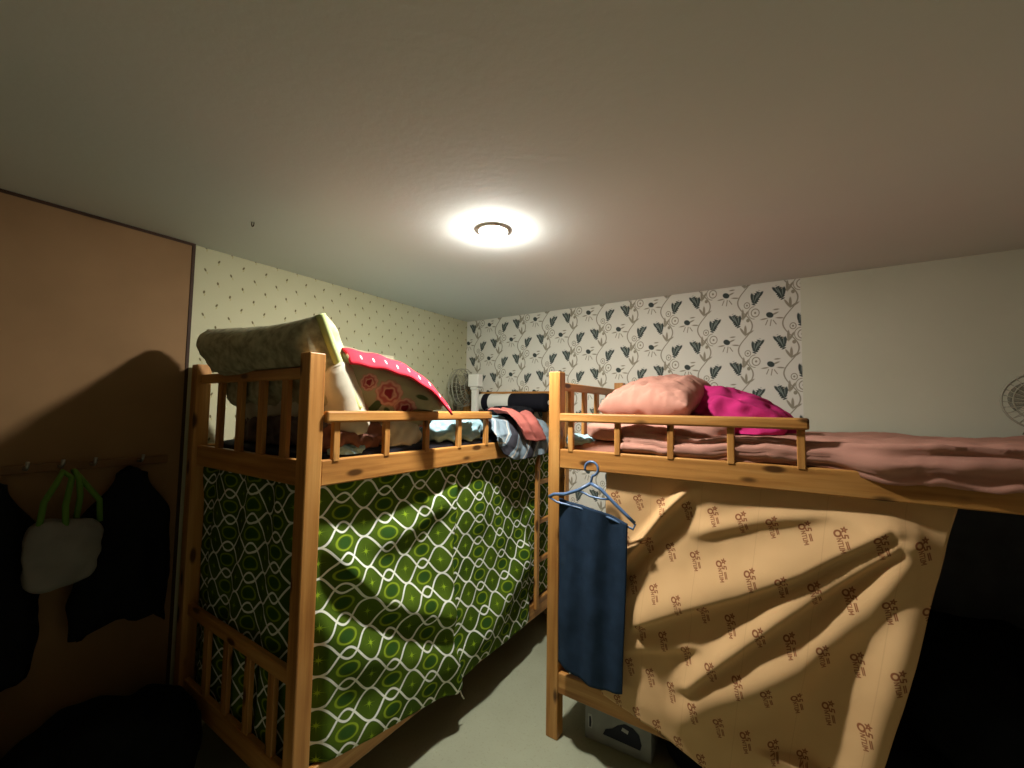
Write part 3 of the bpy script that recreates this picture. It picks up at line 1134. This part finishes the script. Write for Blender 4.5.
def coral(s, t):
    y = 1.885 + 0.27 * s + 0.13 * t + 0.015 * math.sin(t * 7)
    P = [(-1.41, 1.462), (-1.37, 1.458), (-1.320, 1.436), (-1.268, 1.385), (-1.250, 1.335), (-1.248, 1.275)]
    k = t * 5
    i = min(4, int(k))
    f = k - i
    x = P[i][0] + (P[i + 1][0] - P[i][0]) * f
    z = P[i][1] + (P[i + 1][1] - P[i][1]) * f
    fold = 0.014 * math.sin(s * 15 + t * 2.5) + 0.010 * fbm((s * 4, t * 3, 8.0))
    return Vector((x + fold * t, y, z + fold * (1 - t) + 0.05 * t * abs(s - 0.55)))


tag(obj('shirt', sheet(coral, 40, 40), M_CORAL, smooth=True, solid=0.005), 'coral shirt crumpled on the striped quilt', 'clothes')
clump('jacket', (-1.47, 2.20, 1.452), (0.12, 0.17, 0.030), M_DARK, 'black jacket lying behind the coral shirt', 'clothes', 23.0, 0.02, 8, floor=1.40)

# banded bolster on the far end
bm = bmesh.new()
lay = bm.loops.layers.uv.new('UVMap')
R_ = 0.066
ax0, axl, n1, n2 = Vector((-2.025, 2.575, 1.518)), 0.63, 40, 28
V = []
for i in range(n1 + 1):
    s = i / n1
    rr = R_ * min(1.0, (1 - (abs(s - 0.5) * 2) ** 14) ** 0.5 + 0.25)
    row = []
    for k in range(n2):
        a = k * 2 * PI / n2
        r = rr * (1 + 0.05 * fbm((s * 6, math.cos(a) * 1.5, math.sin(a) * 1.5)))
        row.append(bm.verts.new(ax0 + Vector((s * axl, r * math.cos(a), r * math.sin(a)))))
    V.append(row)
for i in range(n1):
    for k in range(n2):
        j = (k + 1) % n2
        fc = bm.faces.new((V[i][k], V[i][j], V[i + 1][j], V[i + 1][k]))
        for lp in fc.loops:
            lp[lay].uv = (lp.vert.co.x - ax0.x, lp.vert.co.z)
bm.faces.new(V[0][::-1])
bm.faces.new(V[-1])
tag(obj('bolster', bm, M_BANDS, smooth=True), 'rolled bolster banded black and white at the far bed end', 'bolster')


# ------------------------------------------------------------------ fans and the white box
def fan(name, loc, normal, R, label, stand):
    t = thing(name, loc, label, 'fan')
    n = Vector(normal).normalized()
    q = n.to_track_quat('Z', 'Y').to_matrix().to_4x4()
    c = Vector((0, 0, stand))
    Mx = Matrix.Translation(c) @ q
    bm = bmesh.new()
    for (r, h) in ((R, 0.0), (R * 0.985, 0.035), (R * 0.985, -0.035), (R * 0.72, 0.050), (R * 0.4, 0.058), (R * 0.72, -0.050)):
        tube(bm, [Mx @ Vector((r * math.cos(a), r * math.sin(a), h)) for a in [i * 2 * PI / 36 for i in range(36)]], 0.0040 if h == 0 else 0.0022, 6, True)
    for k in range(28):
        a = k * 2 * PI / 28
        tube(bm, [Mx @ Vector((r * math.cos(a + tw_), r * math.sin(a + tw_), h)) for r, h, tw_ in ((0.03, 0.060, 0.35), (R * 0.4, 0.058, 0.22), (R * 0.72, 0.050, 0.1), (R * 0.985, 0.035, 0.0), (R, 0, 0), (R * 0.985, -0.035, 0), (R * 0.72, -0.05, 0), (0.04, -0.058, 0))], 0.0012, 4)
    obj('cage', bm, M_CAGE, t, smooth=True)
    obj('badge', lathe(bmesh.new(), [(0, 0.064), (0.026, 0.064), (0.030, 0.058), (0, 0.058)], 24, Mx), M_DKPL, t, smooth=True)
    for k in range(3):
        a0 = k * 2 * PI / 3 + 0.5

        def bl(s, tt):
            r = 0.022 + (R * 0.86 - 0.022) * s
            wd = 0.55 + 0.50 * math.sin(min(1, s * 1.15) * PI * 0.6)
            a = a0 + (tt - 0.5) * wd * 1.5 + 0.25 * s
            edge = 1 - 0.10 * (2 * tt - 1) ** 2
            return Mx @ Vector((r * edge * math.cos(a), r * edge * math.sin(a), (tt - 0.5) * 0.034))
        obj('blade', sheet(bl, 12, 8), M_BLADE, t, smooth=True, solid=0.002)
    obj('motor', lathe(bmesh.new(), [(0, 0.018), (0.020, 0.018), (0.022, -0.02), (0.040, -0.03), (0.042, -0.085), (0.026, -0.10), (0, -0.10)], 24, Mx), M_DKPL, t, smooth=True)
    b = -n * 0.06
    bm = tube(bmesh.new(), [c + b, Vector((b.x, b.y, stand * 0.5)), Vector((b.x, b.y, 0.012))], 0.013, 10)
    obj('stem', bm, M_DKPL, t, smooth=True)
    obj('base', lathe(bmesh.new(), [(0, 0.02), (0.03, 0.02), (0.062, 0.010), (0.065, 0.0), (0, 0.0)], 28, Matrix.Translation(Vector((b.x, b.y, 0)))), M_DKPL, t, smooth=True)
    return t


fan('desk_fan', (0.850, 2.53, 1.398), (-0.30, -1.0, 0.02), 0.117, 'small wire caged fan on the salmon bed by the plain wall', 0.137)
fan('desk_fan', (-2.150, 2.53, 1.432), (0.97, 0.16, 0.04), 0.150, 'wire caged fan in the far corner between the two wallpapers', 0.20)
sb = thing('socket_stand', (-1.945, 2.44, 1.425), 'white box shaped head on a white plastic stand in the far corner', 'stand')
boxobj('head', (-0.048, 0.048, -0.030, 0.030, 0.205, 0.300), M_WHITEPL, sb, 0.006)
boxobj('collar', (-0.032, 0.030, -0.022, 0.022, 0.185, 0.206), M_WHITEPL, sb, 0.004)
boxobj('column', (-0.024, 0.024, -0.018, 0.018, 0.012, 0.190), M_WHITEPL, sb, 0.006)
boxobj('foot', (-0.045, 0.06, -0.035, 0.035, 0.0, 0.016), M_WHITEPL, sb, 0.004)

# ------------------------------------------------------------------ under the right bed
bx = thing('carton', (-0.655, 1.955, 0.0), 'grey product carton printed with a dark iron shape, on the floor under the bed', 'box', None, 0.06)
boxobj('carton_body', (-0.145, 0.145, -0.11, 0.11, 0, 0.180), M_BOXSIDE, bx, 0.003)
# printed iron on the front face
bm = bmesh.new()
prof = [(-0.062, 0.045), (0.100, 0.040), (0.106, 0.062), (0.096, 0.098), (0.070, 0.118), (0.034, 0.122), (0.004, 0.106), (-0.020, 0.084), (-0.050, 0.070)]
bm.faces.new([bm.verts.new((x, -0.1115, z)) for x, z in prof])
obj('iron_print', bm, M_BOXDK, bx, solid=0.001)
bm = bmesh.new()
bm.faces.new([bm.verts.new((x, -0.1130, z)) for x, z in ((0.020, 0.092), (0.048, 0.086), (0.052, 0.100), (0.026, 0.106))])
obj('pale_print', bm, M_BOXLT, bx, solid=0.001)
bm = bmesh.new()
bm.faces.new([bm.verts.new((x, -0.1120, z)) for x, z in ((-0.130, 0.05), (-0.112, 0.05), (-0.108, 0.075), (-0.112, 0.110), (-0.130, 0.112))])
obj('pale_print', bm, M_BOXLT, bx, solid=0.001)
bm = bmesh.new()
bm.faces.new([bm.verts.new((x, -0.1130, z)) for x, z in ((-0.124, 0.056), (-0.116, 0.056), (-0.114, 0.078), (-0.117, 0.100), (-0.124, 0.100))])
obj('dark_print', bm, M_BOXDK, bx, solid=0.001)
bm = blob((-0.30, 2.02, 0.085), (0.17, 0.17, 0.085), 3.0, 0.03, 7, 31, 20, floor=0.0)
tag(obj('duffel_bag', bm, M_DARK, smooth=True), 'black bag on the floor under the bed, right of the carton', 'bag')
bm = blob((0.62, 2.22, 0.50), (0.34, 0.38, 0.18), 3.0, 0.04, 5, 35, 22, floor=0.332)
tag(obj('blanket', bm, M_DARK, smooth=True), 'added dark blanket heap standing in for shade on the lower bunk', 'blanket')  # added heap, keeps the shaded bunk space dark


def shade_backdrop(s, t):  # added cloth that covers the wall where the lower bunk lies in shade
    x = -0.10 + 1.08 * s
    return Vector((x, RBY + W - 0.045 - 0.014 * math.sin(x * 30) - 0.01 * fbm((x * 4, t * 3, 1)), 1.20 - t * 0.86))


tag(obj('curtain', sheet(shade_backdrop, 60, 20), M_SHADECLOTH, smooth=True, solid=0.003), 'added slate cloth standing in for shade at the back of the lower bunk', 'curtain')

# scrap of pink cloth and folded bedding on the left bed's lower rail by the post
bm = blob((LBX - 0.045, 0.93, 0.325), (0.035, 0.085, 0.022), 2.6, 0.012, 14, 41, 14, floor=0.30)
tag(obj('pillow_case', bm, M_PINK, smooth=True), 'pale pink cloth corner sticking out under the green sheet', 'pillow case')

# ------------------------------------------------------------------ the dark corner on the left: coat rack and what hangs from it
PX_ = XL + 0.012
rk = thing('coat_rack', (PX_, 0.20, 1.235), 'dark wooden coat rack with pegs across the tan board', 'coat rack')
boxobj('back_board', (0.0, 0.012, -0.55, 0.50, -0.018, 0.012), M_RACK, rk, 0.003)
for y in (-0.30, -0.10, 0.09, 0.175, 0.26, 0.40):
    obj('peg', tube(bmesh.new(), [(0.016, y, 0.0), (0.05, y, 0.0), (0.066, y, 0.010), (0.070, y, 0.028)], 0.0055, 8), M_STEEL, rk, smooth=True)


def hang(name, y0, y1, z0, z1, mat, label, cat, seed, depth=0.07, taper=0.35, x=None):
    """a garment hanging from a peg: narrow at the collar, folds down its length, closed back to front"""
    n, m = 34, 44
    bm = bmesh.new()
    rows = []
    xc = (x if x is not None else PX_ + 0.012 + depth * 0.5)
    for j in range(m + 1):
        t = j / m
        k = taper + (1 - taper) * sm(0.0, 0.30, t)
        zc = z1 + (z0 - z1) * t
        row = []
        for i in range(n):
            a = i * 2 * PI / n
            f = 1 + 0.10 * math.sin(a * 7 + seed + t * 2) * sm(0.1, 0.5, t) + 0.16 * fbm((math.cos(a) * 2 + seed, math.sin(a) * 2, t * 3))
            yy = (y0 + y1) / 2 + (y1 - y0) / 2 * k * math.cos(a) * f
            xx = max(PX_ + 0.003, xc + depth * 0.5 * math.sin(a) * f * (0.6 + 0.4 * k))
            zz = zc + (0.035 * math.sin(a * 2 + seed) + 0.02 * math.sin(a * 5 + seed)) * t - 0.03 * (1 - t) * abs(math.cos(a))
            row.append(bm.verts.new((xx, yy, zz)))
        rows.append(row)
    for A, B in zip(rows, rows[1:]):
        for i in range(n):
            j = (i + 1) % n
            bm.faces.new((A[i], A[j], B[j], B[i]))
    bm.faces.new(rows[0][::-1])
    bm.faces.new(rows[-1])
    return tag(obj(name, bm, mat, smooth=True), label, cat)


hang('coat', 0.08, 0.335, 0.52, 1.215, M_DARK, 'long black coat hanging at the left edge of the rack', 'coat', 1.0)
hang('jacket', 0.44, 0.70, 0.62, 1.220, M_DARK, 'black jacket hanging on the rack beside the left bunk bed', 'jacket', 4.0, 0.09)
tb = thing('tote_bag', (PX_ + 0.13, 0.385, 0.83), 'grey plastic tote bag with green straps, hanging between the black coats', 'bag')
bm = blob((0, 0, 0.115), (0.035, 0.095, 0.115), 3.5, 0.02, 8, 51, 18)
obj('bag_body', bm, M_GREYPL, tb, smooth=True)
for yy, s in ((-0.050, 0.02), (0.045, -0.02)):
    obj('strap', tube(bmesh.new(), [(s, yy - 0.02, 0.20), (s, yy - 0.012, 0.30), (s * 0.5 - 0.01, yy * 0.6, 0.365), (-0.03, yy * 0.3, 0.395), (-0.03 , yy * 0.2 + 0.02, 0.37), (s, yy + 0.04, 0.28), (s, yy + 0.045, 0.20)], 0.009, 8), M_GRSTRAP, tb, smooth=True)
bm = blob((-2.02, 0.50, 0.20), (0.20, 0.26, 0.20), 2.8, 0.04, 6, 61, 24, floor=0.0)
tag(obj('backpack', bm, M_DARK, smooth=True), 'black backpack slumped on the floor beside the left bunk bed', 'backpack')
bm = blob((-1.98, 0.05, 0.24), (0.22, 0.20, 0.24), 2.8, 0.04, 6, 66, 24, floor=0.0)
tag(obj('laundry_sack', bm, M_DARK2, smooth=True), 'charcoal laundry sack on the floor below the black coat', 'sack')
